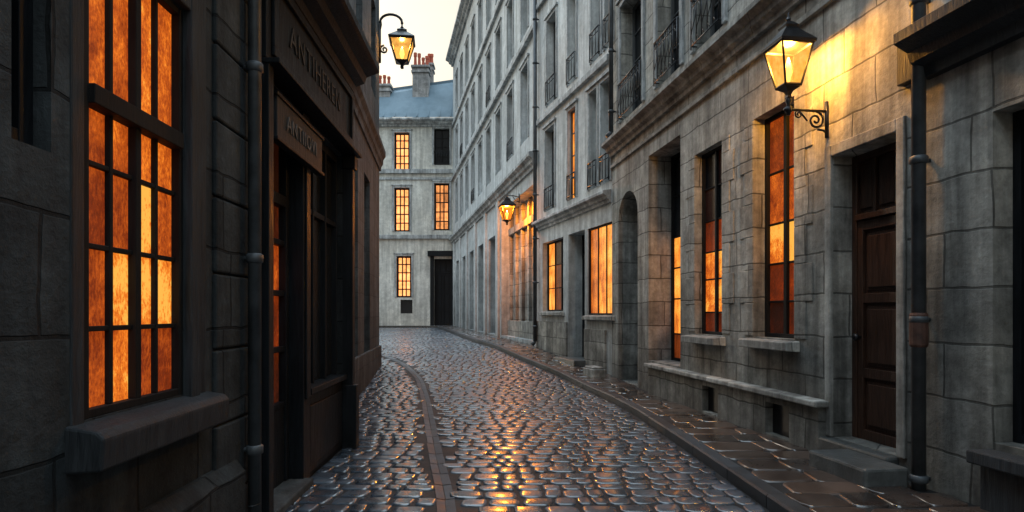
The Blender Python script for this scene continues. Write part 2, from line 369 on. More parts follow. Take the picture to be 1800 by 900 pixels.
def door(fac,u0,u1,z0,z1,dep,mat,transom=.55,handle=True,label=None,double=False):
    W=u1-u0;Hh=z1-z0; mb=MB(); y=-dep
    mb.box(0,W,y-.06,y,0,Hh)
    fw=.07
    mb.box(0,fw,y,y+.05,0,Hh); mb.box(W-fw,W,y,y+.05,0,Hh); mb.box(fw,W-fw,y,y+.048,Hh-fw,Hh)
    mb.box(fw,W-fw,y,y+.07,Hh-transom-.06,Hh-transom)
    zt=Hh-transom-.06; n=2 if double else 1
    for k in range(n):
        xa=fw+(W-2*fw)*k/n; xb=fw+(W-2*fw)*(k+1)/n
        st=.08
        mb.box(xa+.004,xa+st,y,y+.04,0,zt-.003); mb.box(xb-st,xb-.004,y,y+.04,0,zt-.003)
        for zz in (0.0,zt*.28,zt*.62,zt-.11):
            mb.box(xa+st,xb-st,y,y+.037,zz+.002,zz+.10)
        for za,zb in ((.13,zt*.28-.03),(zt*.28+.13,zt*.62-.03),(zt*.62+.13,zt-.14)):
            for q_,(ins,oo) in enumerate(((.03,.012),(.06,.030),(.085,.022))):
                mb.box(xa+st+ins,xb-st-ins,y,y+oo,za+ins-.03,zb-ins+.03)
    for k in range(1,3): 
        x=W*k/3; mb.box(x-.02,x+.02,y,y+.035,Hh-transom,Hh-fw)
    for k in range(3):
        mb.box(W*k/3+.05+(.03 if k==0 else 0),W*(k+1)/3-.05-(.03 if k==2 else 0),y,y+.018,Hh-transom+.06,Hh-fw-.05)
    d=mb.obj('door',M[mat],fac.e,loc=(u0,0,z0),bevel=.006)
    if label: d['label']=label
    if handle:
        hb=MB(); hb.lathe([(.015,0),(.015,.03),(.035,.05),(.04,.075),(.02,.095)],seg=12)
        h=hb.obj('handle',M['iron'],d,smooth_=True); h.rotation_euler=(-math.pi/2,0,0); h.location=(W-fw-.05,y+.03,1.05)
    return d
door(A,d0,d1,.30,dtop,.26,'door',.62,label='dark brown panelled entrance door')
mb=MB(); mb.box(0,a1-a0,-.6,-.55,0,3.2); 
W=a1-a0
for k in range(4): mb.box(W*k/4+.02,W*(k+1)/4-.02,-.55,-.53,.1,2.9)
mb.box(0,W,-.55,-.5,2.9,3.02)
mb.box(0,W,-.62,-.56,3.2,4.2)
o=mb.obj('door',M['wood'],A.e,loc=(a0,0,.12),bevel=.006); o['label']='dark plank door in arched passage'
b0,b1=A.u(1457),A.u(1150)
mb=MB(); va0,va1=A.u(1387,.12),A.u(1345,.12); vb0,vb1=A.u(1262,.12),A.u(1234,.12)
for x0,x1 in ((b0,va0),(va1,vb0),(vb1,b1)): mb.box(x0,x1,-.01,.12,-.1,.60)
for x0,x1 in ((va0,va1),(vb0,vb1)): mb.box(x0,x1,-.01,.118,-.1,.14); mb.box(x0,x1,-.01,.118,.52,.60); mb.box(x0,x1,-.01,.02,.14,.52,1)
mb.obj('plinth',[M['ashlar'],M['iron']],A.e)
mb=MB(); mb.box(b0-.05,b1+.05,-.01,.19,.603,.67); mb.obj('ledge',M['trim'],A.e,bevel=.015)
A.cornice(2.2,A.L,5.12,.26,.34,M['trim']); A.band(2.2,A.L,4.86,4.93,.05,M['trim'])
A.cornice(0,A.u(1634),3.58,.34,.42,M['oldwood']); 
mb=MB(); mb.box(A.u(1634)+.003,A.u(1588),-.01,.07,3.62,3.98); mb.obj('cornice',M['oldwood'],A.e,bevel=.01)
mb=MB(); mb.box(A.u(1900),A.u(1738),-.01,.2,.47,.57); mb.box(A.u(1890),A.u(1742),-.01,.1,-.1,.467); mb.obj('sill',M['oldwood'],A.e,bevel=.012)
mb=MB(); mb.box(d0-.10,d0-.003,-.01,.035,.3,dtop+.12); mb.box(d1+.003,d1+.1,-.01,.035,.3,dtop+.12); mb.box(d0-.003,d1+.003,-.01,.033,dtop+.003,dtop+.12)
mb.obj('door_surround',M['trim'],A.e,bevel=.01)
mb=MB(); mb.box(d0-.003,d1+.1,-.26,.12,.05,.295); mb.box(A.u(1600,.12),A.u(1420,.55),.123,.55,.05,.27); mb.obj('doorstep',M['step'],A.e,bevel=.025)
def quoins(x,side,z0,z1):
    mb=MB(); z=z0;k=0
    while z<z1-.2:
        wq=.34 if k%2 else .22; h=min(.43,z1-z)
        xa,xb=(x-wq,x-.004) if side<0 else (x+.004,x+wq)
        mb.box(xa,xb,-.01,.012+.005*random.random(),z+.003,z+h-.003); z+=.43;k+=1
    mb.obj('quoin',M['ashlar'],A.e,bevel=.006)
w3a,w3b=A.u(1397),A.u(1325); w2a,w2b=A.u(1270),A.u(1222)
quoins(w3a,-1,1.30,4.1); quoins(w3b,1,1.30,4.1); quoins(w2a,-1,1.30,4.1); quoins(w2b,1,1.30,4.1)
A.pipe(A.u(1615,.10),.10,.08,11.8,elbow=False)
mb=MB(); mb.lathe([(.062,0),(.07,.02),(.07,.27),(.062,.29)],seg=14); o=mb.obj('pipe_collar',M['rust'],A.e,loc=(A.u(1615,.10),.10,A.z(1615,610,.1)),smooth_=False)
A.pipe(A.L-.25,.10,5.5,11.8,.05)
# ================================================================== RIGHT MIDDLE HOUSE (B)
B=Facade('town_house',(2.271,14.2),(.79,19.4),0,'tall pale plaster town house with iron balconies','building')
B.window(B.u(1079),B.u(1033),1.55,B.z(1077.5,388),.08,3,1,[[.62,.82,.9]],.03,far=True,sill=(.12,.09),mull=False)
B.window(B.u(990),B.u(954),1.65,B.z(954,428),.2,3,[.33,.66,1],[[.9,.2,.0],[.92,.25,.0],[.85,.15,0]],.03,far=True,sill=(.12,.09),mull=False)
bd0,bd1=B.u(1028),B.u(999)
bz=.30
B.ops.append((bd0,bd1,bz,B.z(1028,403),.45))
for (pl,pr),gl in (((959,975),0),((999,1013),.8),((1036,1050),0),((1057,1073),0)):
    B.window(B.u(pr),B.u(pl),4.62,7.0,.12 if gl else .25,2,4,[[gl,gl]] ,.03,fr='framepale',far=True,surr=(.09,.03),rail=.65,railout=.05,bars=False)
for pl,pr in ((962,978),(999,1013),(1040,1056),(1064,1079)):
    B.window(B.u(pr),B.u(pl),7.7,10.2,.25,2,4,None,.03,fr='framepale',far=True,surr=(.09,.03),rail=.7,railout=.06,bars=False)
    B.window(B.u(pr),B.u(pl),11.3,13.4,.25,2,4,None,.03,fr='framepale',far=True,surr=(.09,.03))
B.build_wall(-.2,14.4,M['render2'])
door(B,bd0,bd1,bz,B.z(1028,403),.45,'wood',.5,handle=False,label='dark panelled door')
B.cornice(.05,B.L,4.12,.2,.3,M['trimlight']); B.band(.05,B.L,7.35,7.5,.1,M['trimlight']); B.band(.05,B.L,10.9,11.05,.1,M['trimlight']); B.cornice(0,B.L,14.1,.4,.5,M['trimlight'])
B.band(.3,bd0-.05,.0,1.2,.05,M['ashlar'],'plinth'); B.band(bd1+.05,B.L,.0,1.35,.05,M['ashlar'],'plinth')
mb=MB(); mb.box(bd0-.15,bd1+.1,-.4,.35,.05,.42); mb.obj('doorstep',M['step'],B.e,bevel=.02)
B.pipe(B.L-.12,.12,.6,14,.06)
w=B.world(.05,.42,H(13.7)+.11)
mb=MB(); mb.box(-.3,.3,-.16,.16,0,.2); mb.box(-.26,.26,-.13,.13,.2,.24); o=mb.obj('stone_step_block',M['trim'],None,loc=w,rot=B.rot,bevel=.02); o['label']='low worn stone step block on the wet pavement'; o['category']='step'
# ================================================================== RIGHT FAR HOUSE (C)
C=Facade('apartment_building',(.788,19.405),(.788-.21*22.6,42.0),0,'long grey plaster apartment building with lamplit recessed shopfront','building')
def upd(d): return (d-19.405)/C.D.y
C.ops.append((upd(19.9),upd(25.2),.7,5.7,.45))
gb=[(26.3,28.2),(29.4,31.2),(32.4,34.2),(35.6,37.2),(38.6,40.2)]
for a,b in gb: C.ops.append((upd(a),upd(b),.7,4.9,.4))
fl=[(7.4,9.9),(11.0,13.3),(14.6,16.8)]
for fi,(z0,z1) in enumerate(fl):
    for k in range(9):
        d=20.6+2.35*k
        C.window(upd(d),upd(d+1.0),z0,z1,.28,2,4,None,.035,fr='framepale',far=True,surr=(.12,.03),rail=.65 if (fi*2+k)%4==1 and fi<2 else None,railout=.04,bars=False)
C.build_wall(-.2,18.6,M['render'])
C.cornice(0,C.L,6.15,.28,.5,M['trimlight']); C.band(0,C.L,10.45,10.62,.14,M['trimlight']); C.band(0,C.L,14.0,14.15,.12,M['trimlight']); C.cornice(0,C.L,18.1,.5,.6,M['trimlight'])
mb=MB(); ua,ub=upd(19.9),upd(25.2)
mb.box(ua,ub,-.5,-.45,.5,5.7)
for k in range(6):
    x=ua+(ub-ua)*k/5; mb.box(x-.09 if k else x,x+.09 if k<5 else x,-.45,-.33,.5,5.65)
mb.box(ua,ub,-.45,-.28,4.7,4.95); mb.box(ua,ub,-.45,-.25,.5,1.3)
mb.obj('shopfront',M['ashlar'],C.e,bevel=.01)
for i,(a,b) in enumerate(gb):
    x0,x1=upd(a),upd(b)
    door(C,x0,x1,.6,4.9,.4,'frame',1.2,handle=False,double=True)
for d in (25.75,28.8,31.8,34.9,37.9,41.0):
    C.band(upd(d)-.25,upd(d)+.25,.3,6.15,.1,M['render'],'pilaster')
mb=MB(); mb.q([(0,-.1,18.7),(C.L,-.1,18.7),(C.L,-1.4,20.6),(0,-1.4,20.6)]); mb.q([(0,-1.4,20.6),(C.L,-1.4,20.6),(C.L,-3,20.8),(0,-3,20.8)])
mb.obj('roof',M['zinc'],C.e)
# ================================================================== FAR HOUSE (D)
D=Facade('corner_house',(-3.0,42.05),(-17,42.05),0,'pale three-storey house with zinc roof closing the street','building')
lit=[[.8,.9],[1.0,.85],[.9,1.0],[.85,.75]]
for a_,b_,c_,d_ in ((720,693,300,233),(720,693,407,330),(723,697,523,450)):
    D.window(D.u(a_),D.u(b_),D.z(700,c_),D.z(700,d_),.2,3,5,lit,.08,far=True,surr=(.14,.05),pane='panepale',mull=False,thin=.5)
D.window(D.u(790),D.u(763),D.z(700,290),D.z(700,226),.2,2,4,None,.06,far=True,surr=(.14,.05),rail=.9,bars=False,railout=.12)
D.window(D.u(790),D.u(763),D.z(700,405),D.z(700,322),.2,3,5,[[.5,.55],[.65,.55],[.55,.45],[.4,.45]],.08,far=True,surr=(.14,.05),pane='panepale',mull=False,thin=.5)
for c_ in (610,560):
    for a,b in ((300,233),(407,330),(523,450)):
        D.window(D.u(c_+27),D.u(c_),D.z(700,a),D.z(700,b),.2,2,4,None,.05,far=True,surr=(.14,.05))
dd0,dd1=D.u(794),D.u(763)
D.ops.append((dd0,dd1,.7,D.z(700,455),.3))
D.ops.append((D.u(725),D.u(704),D.z(700,551),D.z(700,527),.15))
D.build_wall(-.2,14.5,M['farstone'],back=6)
door(D,dd0,dd1,.7,D.z(700,455),.3,'wood',.9,handle=False,double=True,label='tall dark double door')
mb=MB(); mb.box(D.u(725),D.u(704),-.2,-.15,D.z(700,551),D.z(700,527)); mb.obj('cellar_grille',M['iron'],D.e)
mb=MB(); mb.box(dd0-.25,dd0-.003,-.01,.12,.6,5.4); mb.box(dd1+.003,dd1+.25,-.01,.12,.6,5.4); mb.box(dd0-.4,dd1+.4,-.01,.3,5.4,5.75); mb.obj('door_surround',M['wood'],D.e,bevel=.01)
D.cornice(0,D.L,14.1,.5,.55,M['trimlight']); D.band(0,D.L,D.z(700,305),D.z(700,299)+.05,.14,M['trimlight']); D.band(0,D.L,D.z(700,420),D.z(700,413),.14,M['trimlight']); D.band(0,D.L,D.z(700,316),D.z(700,312),.07,M['trimlight'])
mb=MB(); L_=D.L
def zr(u): return 18.1-.14*u
mb.q([(0,.3,14.66),(L_,.3,14.66),(L_,-2.2,zr(L_)),(0,-2.2,zr(0))][::-1]); mb.q([(0,-2.2,zr(0)),(L_,-2.2,zr(L_)),(L_,-6,zr(L_)+.4),(0,-6,zr(0)+.4)][::-1])
for k in range(int(L_/.75)):
    x=.35+k*.75; mb.extr([(.3,14.665),(.3,14.75),(-2.2,zr(x)+.09),(-2.2,zr(x)+.005)],x-.04,x+.04)
mb.q([(0,-2.08,zr(0)+.12),(L_,-2.08,zr(L_)+.12),(L_,-2.08,zr(L_)-.12),(0,-2.08,zr(0)-.12)]); mb.q([(0,-2.08,zr(0)+.12),(L_,-2.08,zr(L_)+.12),(L_,-2.3,zr(L_)+.12),(0,-2.3,zr(0)+.12)])
mb.q([(L_,.3,14.66),(L_,-2.2,zr(L_)),(L_,-6,zr(L_)+.4),(L_,-6,14.5)]); mb.q([(0,.3,14.66),(0,-6,14.5),(0,-6,zr(0)+.4),(0,-2.2,zr(0))])
rf=mb.obj('roof',M['zinc'],D.e)
def chimney(fac,x0,x1,y0,y1,z0,z1,n):
    mb=MB(); mb.box(x0,x1,y0,y1,z0,z1); mb.box(x0-.08,x1+.08,y0-.08,y1+.08,z1-.35,z1-.2); mb.box(x0-.1,x1+.1,y0-.1,y1+.1,z1,z1+.15)
    c=mb.obj('chimney',M['brickch'],rf,bevel=.01)
    for k in range(n):
        x=x0+(x1-x0)*(k+.5)/n; h=random.uniform(.6,1.0)
        pb=MB(); pb.lathe([(.12,0),(.09,h*.7),(.12,h*.75),(.12,h)],seg=10); pb.obj('chimney_pot',M['pot'],c,loc=(x,(y0+y1)/2,z1+.15),smooth_=False)
def ux(X): return -3.0-X
chimney(D,ux(-5.75),ux(-6.85),-1.8,-1.0,14.8,18.5,4)
chimney(D,ux(-5.65),ux(-6.2),-3.2,-2.4,16,19.2,3)
chimney(D,ux(-8.4),ux(-9.6),-1.8,-1.0,14.8,17.2,4)
# ================================================================== LEFT NEAR SHOP BUILDING (E)
def EX(y): return -1.8-.027*y
E=Facade('shop_building',(EX(7.5),7.5),(EX(-3),-3),0,'dark weathered stone shop building with timber shopfront','building')
def eu(d): return (7.5-d)/abs(E.D.y)
eu0,eu1=E.u(322,-.0),E.u(147,-.0)
E.window(eu0,eu1,1.13,3.34,.05,4,[.18,.35,.52,.655,1],
   [[.55,.76,.58,.50],[.62,1.05,.95,1.1],[.52,.60,1.12,.64],[.48,.55,.70,.74],[.6,.70,.84,.66]],.026,transom=3,surr=None,thin=.5)
E.window(E.u(90),E.u(20),2.25,4.2,.12,1,1,None,.05,fr='wood')
E.ops.append((.12,eu(4.75),.05,3.45,.34))
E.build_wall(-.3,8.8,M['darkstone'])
u0,u1=eu0,eu1
mb=MB(); mb.box(u0-.11,u0-.003,-.01,.05,1.06,3.5); mb.box(u1+.003,u1+.09,-.01,.008,1.06,3.5); mb.box(u0-.003,u1+.003,-.01,.047,3.343,3.5)
mb.box(u0-.24,u0-.115,-.01,.025,1.06,3.6)
mb.obj('window_casing',M['oldwood'],E.e,bevel=.01)
mb=MB(); mb.extr([(-.045,1.128),(.13,1.10),(.16,1.07),(.15,.93),(-.01,.92)],u0-.26,u1+.12); mb.obj('sill',M['oldwood'],E.e,bevel=.012)
pp0,pp1=eu(4.72),eu(4.3)
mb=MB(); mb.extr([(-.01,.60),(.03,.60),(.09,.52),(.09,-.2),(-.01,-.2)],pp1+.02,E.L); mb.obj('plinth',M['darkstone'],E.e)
mb=MB()
z=-.1
while z<6: mb.box(pp0+.005,pp1+.32,-.01,.03,z,z+.478); z+=.49
mb.obj('quoin_pilaster',M['darkstone'],E.e,bevel=.015)
E.pipe(eu(4.42),.10,.05,8.6,.045,'pipe')
sf=empty('shopfront',(0,0,0),0,E.e); sf['label']='dark painted timber shopfront'
s1=eu(4.75)
def sfbox(name,lst,mat='wood',bev=.006,par=sf):
    mb=MB()
    for b in lst: mb.box(*b)
    return mb.obj(name,M[mat],par,bevel=bev)
ud=lambda d: eu(d)
dl,dr=ud(4.80),ud(5.75)
sw0,sw1=.14,ud(5.95)
sfbox('pilaster',[(0,.12,-.2,.12,0,3.5),(.0,.15,.0,.17,0,.75),(0.0,.14,.0,.15,3.3,3.5)])
sfbox('pilaster',[(sw1,dr,-.3,.04,0,3.45),(sw1+.04,dr-.04,.04,.06,.8,3.3)])
sfbox('pilaster',[(s1,s1+.1,-.02,.12,0,3.5)])
sfbox('stall_riser',[(sw0,sw1,-.2,.0,0,.82),(sw0+.08,sw1-.08,0,.02,.12,.7),(sw0-.003,sw1+.003,-.2,.06,.82,.88)])
n=3
bx=[(sw0,sw1,-.16,-.06,3.36,3.45)]
for k in range(n+1):
    x=sw0+(sw1-sw0)*k/n; bx.append((max(x-.02,sw0),min(x+.02,sw1),-.16,-.06,.88,3.36))
bx.append((sw0,sw1,-.155,-.07,2.6,2.66))
wn=sfbox('window',bx,'wood')
pb=MB(); pb.q([(sw0,-.12,.88),(sw0,-.12,3.36),(sw1,-.12,3.36),(sw1,-.12,.88)],0,.0); pb.obj('glass_pane',M['pane'],wn,glow=True)
W=dl-dr
yy=-.14
bx=[(dr,dr+.08,yy-.07,yy+.05,.08,3.4),(dl-.08,dl,yy-.07,yy+.05,.08,3.4),(dr+.08,dl-.08,yy-.07,yy+.05,3.3,3.4),(dr+.08,dl-.08,yy-.05,yy+.03,.08,.75),(dr+.08,dl-.08,yy-.05,yy+.05,2.55,2.65)]
for z in (.75,1.25,1.75,2.2): bx.append((dr+.08,dl-.08,yy-.05,yy+.035,z,z+.05))
bx.append(((dr+dl)/2-.03,(dr+dl)/2+.03,yy-.05,yy+.04,.75,2.55))
dr_=sfbox('door',bx,'wood'); dr_['label']='dark glazed shop door with faint orange light'
pb=MB(); cols_=[dr+.08,(dr+dl)/2,dl-.08]; zz=[.8,1.27,1.77,2.22,2.55]
gg=[[.18,.12],[.32,.2],[.52,.25],[.2,.15]]
for j in range(4):
    for i in range(2): pb.q([(cols_[i],yy-.02,zz[j]),(cols_[i],yy-.02,zz[j+1]),(cols_[i+1],yy-.02,zz[j+1]),(cols_[i+1],yy-.02,zz[j])],0,gg[j][i])
pb.q([(dr+.08,yy-.02,2.65),(dr+.08,yy-.02,3.3),(dl-.08,yy-.02,3.3),(dl-.08,yy-.02,2.65)],0,.1)
pb.obj('glass_pane',M['pane'],dr_,glow=True)
sfbox('backing',[(.12,s1,-.38,-.33,.05,3.45)])
sfbox('doorstep',[(dr-.05,dl,-.33,.12,-.05,.075)],'darkstone2',.015)
fs=sfbox('fascia',[(-.02,s1+.1,-.01,.10,3.505,4.25),(.1,s1,.10,.13,3.56,3.63),(.1,s1,.10,.13,4.12,4.19),(.1,.17,.10,.128,3.63,4.12),(s1-.07,s1,.10,.128,3.63,4.12),(-.03,s1+.11,-.01,.2,3.46,3.50)])
E.cornice(-.06,E.L,4.255,.40,.38,M['wood'],'cornice')
def text(body,fac,uc,w,z,size,mat,parent,name):
    cu=bpy.data.curves.new(name,'FONT'); cu.body=body; cu.size=size; cu.extrude=.004; cu.align_x='CENTER'; cu.align_y='CENTER'; cu.space_character=1.15
    t=bpy.data.objects.new('tmp',cu); col.objects.link(t); bpy.context.view_layer.update()
    me=bpy.data.meshes.new_from_object(t.evaluated_get(bpy.context.evaluated_depsgraph_get())); bpy.data.objects.remove(t)
    me.materials.clear(); me.materials.append(mat); o=bpy.data.objects.new(name,me); col.objects.link(o); o.parent=parent
    o.location=(uc,w,z); o.rotation_euler=(math.pi/2,0,math.pi); return o
letter=simple('faded_letter_paint',(.032,.029,.026),.6,var=.8,scale=9)
text('ANTIHEREN',E,(ud(5.1)+ud(6.9))/2,.106,3.88,.28,letter,sf,'lettering')
sb=sfbox('sign_board',[(ud(6.15),ud(4.88),.05,.10,2.98,3.30)],'oldwood')
sfbox('sign_board_frame',[(ud(6.18),ud(4.85),.04,.115,3.30,3.33),(ud(6.18),ud(4.85),.04,.115,2.95,2.98)],'wood')
letter2=simple('dull_letter_paint',(.085,.083,.078),.6,var=.8,scale=9)
text('ANTIIOVI',E,(ud(6.15)+ud(4.88))/2,.106,3.14,.18,letter2,sf,'lettering')
# ================================================================== LEFT FAR BUILDING (G)
G=Facade('grey_house',(-3.5,16.5),(-2.5,7.52),0,'narrow grey plaster house with curved stone cornice','building')
for pl,pr in ((640,650),(618,629)):
    G.ops.append((G.u(pr),G.u(pl),.35,4.6,.3))
for k in range(3): G.window(.9+2.6*k,1.9+2.6*k,6.9,9.2,.25,2,4,None,.035,far=True)
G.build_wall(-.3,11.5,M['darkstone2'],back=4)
for pl,pr in ((640,650),(618,629)):
    door(G,G.u(pr),G.u(pl),.35,4.6,.3,'wood',1.0,handle=False)
G.cornice(-.1,G.L,5.35,.16,.6,M['darkstone2']); 
G.band(0,G.L,.0,.75,.06,M['darkstone2'],'plinth')
G.pipe(G.u(606.5,.1)-.1,.1,.1,11.4,.05,'iron')
# ================================================================== LAMPS
def lantern(parent,loc,s=(1,1,1),pw=40,colr=(1,.55,.2),glass='lampglass'):
    mb=MB(); a,b,h=.115,.225,.46
    def bar(p,q,r): mb.tube([p,q],r,6)
    c0=[(a,a,0),(-a,a,0),(-a,-a,0),(a,-a,0)]; c1=[(b,b,h),(-b,b,h),(-b,-b,h),(b,-b,h)]
    for i in range(4):
        bar(c0[i],c1[i],.016); bar(c0[i],c0[(i+1)%4],.018); bar(c1[i],c1[(i+1)%4],.022)
    r2=math.sqrt(2)
    mb.lathe([(.03,-.16),(.05,-.13),(.035,-.10),(.06,-.06),(a*r2*.9,-.02),(a*r2*1.05,0.004)],seg=4,rot=math.pi/4)
    lf=mb.obj('lantern',M['iron'],parent,loc=loc); lf.scale=s
    rb=MB(); rb.lathe([(b*r2*1.13,h),(b*r2*1.15,h+.03),(b*r2*.85,h+.10),(b*r2*.45,h+.19),(b*r2*.40,h+.21),(b*r2*.44,h+.24),(b*r2*.2,h+.29),(.02,h+.31)],seg=4,rot=math.pi/4)
    rb.lathe([(.02,h+.3),(.035,h+.325),(.02,h+.35),(.012,h+.39),(.002,h+.42)],seg=8); rb.obj('lantern_cap',M['iron'],lf)
    g=MB(); k=.96
    for i in range(4):
        j=(i+1)%4; g.q([tuple(x*k if n<2 else x+.01 for n,x in enumerate(c0[i])),tuple(x*k if n<2 else x+.01 for n,x in enumerate(c0[j])),tuple(x*k if n<2 else x-.01 for n,x in enumerate(c1[j])),tuple(x*k if n<2 else x-.01 for n,x in enumerate(c1[i]))])
    g.obj('lantern_glass',M[glass],lf)
    fb=MB(); fb.lathe([(.012,.02),(.03,.1),(.05,.17),(.045,.23),(.02,.31),(.004,.34)],seg=10); fb.obj('gas_mantle',M['flame'],lf,smooth_=True)
    L=bpy.data.lights.new('lantern_light','POINT'); L.energy=pw; L.color=colr; L.shadow_soft_size=.06
    lo=bpy.data.objects.new('lantern_light',L); col.objects.link(lo); lo.parent=lf; lo.location=(0,0,.40)
    return lf
def spiral(cx,cz,r,turns,start,x=0,dirn=1,shrink=.85):
    p=[]
    n=int(turns*14)
    for i in range(n+1):
        t=i/n; rr=r*(1-shrink*t); an=start+dirn*2*math.pi*turns*t
        p.append((x,cx+rr*math.cos(an),cz+rr*math.sin(an)))
    return p
u,d=A.hit(1455); zarm=3.74
wl=A.world(u,0,zarm)
lamp=empty('street_lamp',wl,A.rot,label='lit black iron wall lantern on scrolled bracket above the door',cat='street lamp')
mb=MB()
mb.tube([(0,0,0),(0,.45,0),(0,.50,.0)],.016,8); mb.tube([(0,.45,-.03),(0,.45,.03)],.035,8)
mb.lathe([(.02,-.06),(.03,0),(.018,.05),(.035,.09),(.02,.13)],(0,.45,0),10)
mb.tube(spiral(.14,-.10,.095,1.7,math.pi/2),.012,7); mb.tube(spiral(.335,-.045,.045,1.5,math.pi/2,dirn=-1),.009,6)
mb.tube([(0,.235,-.11),(0,.27,-.07),(0,.33,-.01)],.01,6); mb.tube([(0,.0,-.24),(0,.05,-.205),(0,.12,-.195)],.012,6)
mb.tube([(0,.012,-.28),(0,.012,.1)],.02,8)
mb.obj('bracket',M['iron'],lamp,smooth_=True)
lantern(lamp,(0,.45,.24),(.76,.76,.9),430,(1,.58,.14))
u=upd(21.9); wl=C.world(u,0,5.35)
lamp2=empty('street_lamp',wl,C.rot,label='small glowing hanging wall lantern over the shopfront recess',cat='street lamp')
mb=MB(); mb.tube([(0,0,.30),(0,.22,.34),(0,.42,.34),(0,.45,.26)],.018,7); mb.tube([(0,.01,.1),(0,.01,.42)],.025,6); mb.tube([(0,.01,.12),(0,.15,.18),(0,.25,.33)],.012,6); mb.obj('bracket',M['iron'],lamp2,smooth_=True)
lantern(lamp2,(0,.45,-.52),(1.05,1.05,1.05),1400,(1,.38,.045),'amberglass')
wl=G.world(.12,0,9.25)
lamp3=empty('street_lamp',wl,G.rot,label='lit black lantern hanging from curved gooseneck arm on grey house corner',cat='street lamp')
pth=[(0,0,-.35),(0,.05,-.1)]+[(0,.32+.28*math.cos(a),-.02+.2*math.sin(a)) for a in [math.pi*(1-k/9) for k in range(10)]]+[(0,.60,-.06)]
mb=MB(); mb.tube(pth,.035,8); mb.tube([(0,.02,-1.1),(0,.02,-.1)],.04,8); mb.tube(spiral(.14,-.75,.11,1.5,math.pi/2),.025,7); mb.obj('bracket',M['iron'],lamp3,smooth_=True)
lantern(lamp3,(0,.60,-1.05),(1.3,1.3,1.15),120,(1,.55,.2))
# ================================================================== GROUND
mb=MB(); S=600; mb.q([(-S,-S,-.12),(S,-S,-.12),(S,S,-.12),(-S,S,-.12)]); g=mb.obj('ground',M['ground']); g['kind']='structure'
def strip(name,fa,fb,mat,ya,yb,dz,step=.5):
    mb=MB(); n=int((yb-ya)/step)
    for i in range(n):
        y0=ya+(yb-ya)*i/n; y1=ya+(yb-ya)*(i+1)/n
        a0,b0,a1,b1=fa(y0),fb(y0),fa(y1),fb(y1)
        mb.q([(a0,y0,H(y0)+dz),(b0,y0,H(y0)+dz),(b1,y1,H(y1)+dz),(a1,y1,H(y1)+dz)],0,.4)
    return mb
GP=[(-6,.55),(5.1,-.52),(7.04,-.86),(11.7,-1.62),(14.4,-2.12),(16.8,-2.95),(18.6,-4.0),(20,-5.2),(22,-7.5)]
def GX(y): return smooth(lambda t:interp(t,GP),y,.7)
def stones(mb,xa,xb,ya,yb,rowh,sw,dz,hgt,skip=None,joint=.012,tilt=.02,wob=.03,p=.36,jit=.012,wv=(.6,1.45)):
    y=ya
    while y<yb:
        rh=rowh*random.uniform(.8,1.2)
        x=xa(y)+random.uniform(-sw,0); xe=xb(y); ph=random.uniform(0,6)
        while x<xe:
            w_=sw*random.uniform(*wv)
            cx=x+w_/2; cy=y+rh/2+wob*math.sin(cx*2.1+y)+random.uniform(-jit,jit)
            x+=w_
            xl=xa(cy);xr=xb(cy)
            if cx-w_/2<xl: 
                if cx+w_/2-xl<sw*.35: continue
                nl=xl; nr=cx+w_/2; cx=(nl+nr)/2; w2=nr-nl
            elif cx+w_/2>xr:
                if xr-(cx-w_/2)<sw*.35: continue
                nl=cx-w_/2; nr=xr; cx=(nl+nr)/2; w2=nr-nl
            else: w2=w_
            if skip and skip(cx,cy,w2): continue
            seg=16 if cy<13 else 8
            hx=w2/2-joint*random.uniform(.5,1.4); hy=rh/2-joint*random.uniform(.5,1.5)
            tx=random.gauss(0,tilt); ty=random.gauss(0,tilt); h0=H(cy)+dz+random.uniform(-.004,.004)
            g=random.random(); sk=random.uniform(-.14,.14); rad=[random.uniform(.93,1.04) for _ in range(seg)]
            slope=(H(cy+.1)-H(cy-.1))/.2
            n0=len(mb.v)
            for (sc_,zz) in ((1.0,-.03),(.985,hgt*.35),(.93,hgt*.8),(.72,hgt)):
                for k in range(seg):
                    an=2*math.pi*(k+.5)/seg; c=math.cos(an); s_=math.sin(an)
                    lx=math.copysign(abs(c)**p,c)*hx*sc_*rad[k]; ly=math.copysign(abs(s_)**p,s_)*hy*sc_*rad[k]
                    lx+=sk*ly
                    mb.v.append((cx+lx,cy+ly,h0+zz+tx*lx+ty*ly+slope*ly))
            for i in range(3):
                for k in range(seg):
                    k2=(k+1)%seg; mb.f.append((n0+i*seg+k,n0+i*seg+k2,n0+(i+1)*seg+k2,n0+(i+1)*seg+k)); mb.m.append(0); mb.g.append(g)
            mb.f.append(tuple(n0+3*seg+k for k in range(seg))); mb.m.append(0); mb.g.append(g)
        y+=rh
far=lambda y: max(LX(y)-.3,-17)
def rx(y): return KX(y)+.02 if y<40.8 else -2.9
mb=strip('road',far,rx,M['mortar'],-5,42.3,0)
o=mb.obj('road',M['mortar'],glow=True); o['kind']='structure'
mb=MB()
skip=lambda x,y,w: y<22 and abs(x-GX(y))<.05+w*.4
stones(mb,lambda y:max(LX(y),-.24*y-1.0 if y>14 else -9),lambda y:KX(y)-.02,1.0,40.6,.215,.21,.0,.013,skip,.009,.011,p=.42)
o=mb.obj('road_cobbles',M['cobble'],glow=True,smooth_=True); o['kind']='structure'
mb=MB(); y=1.5
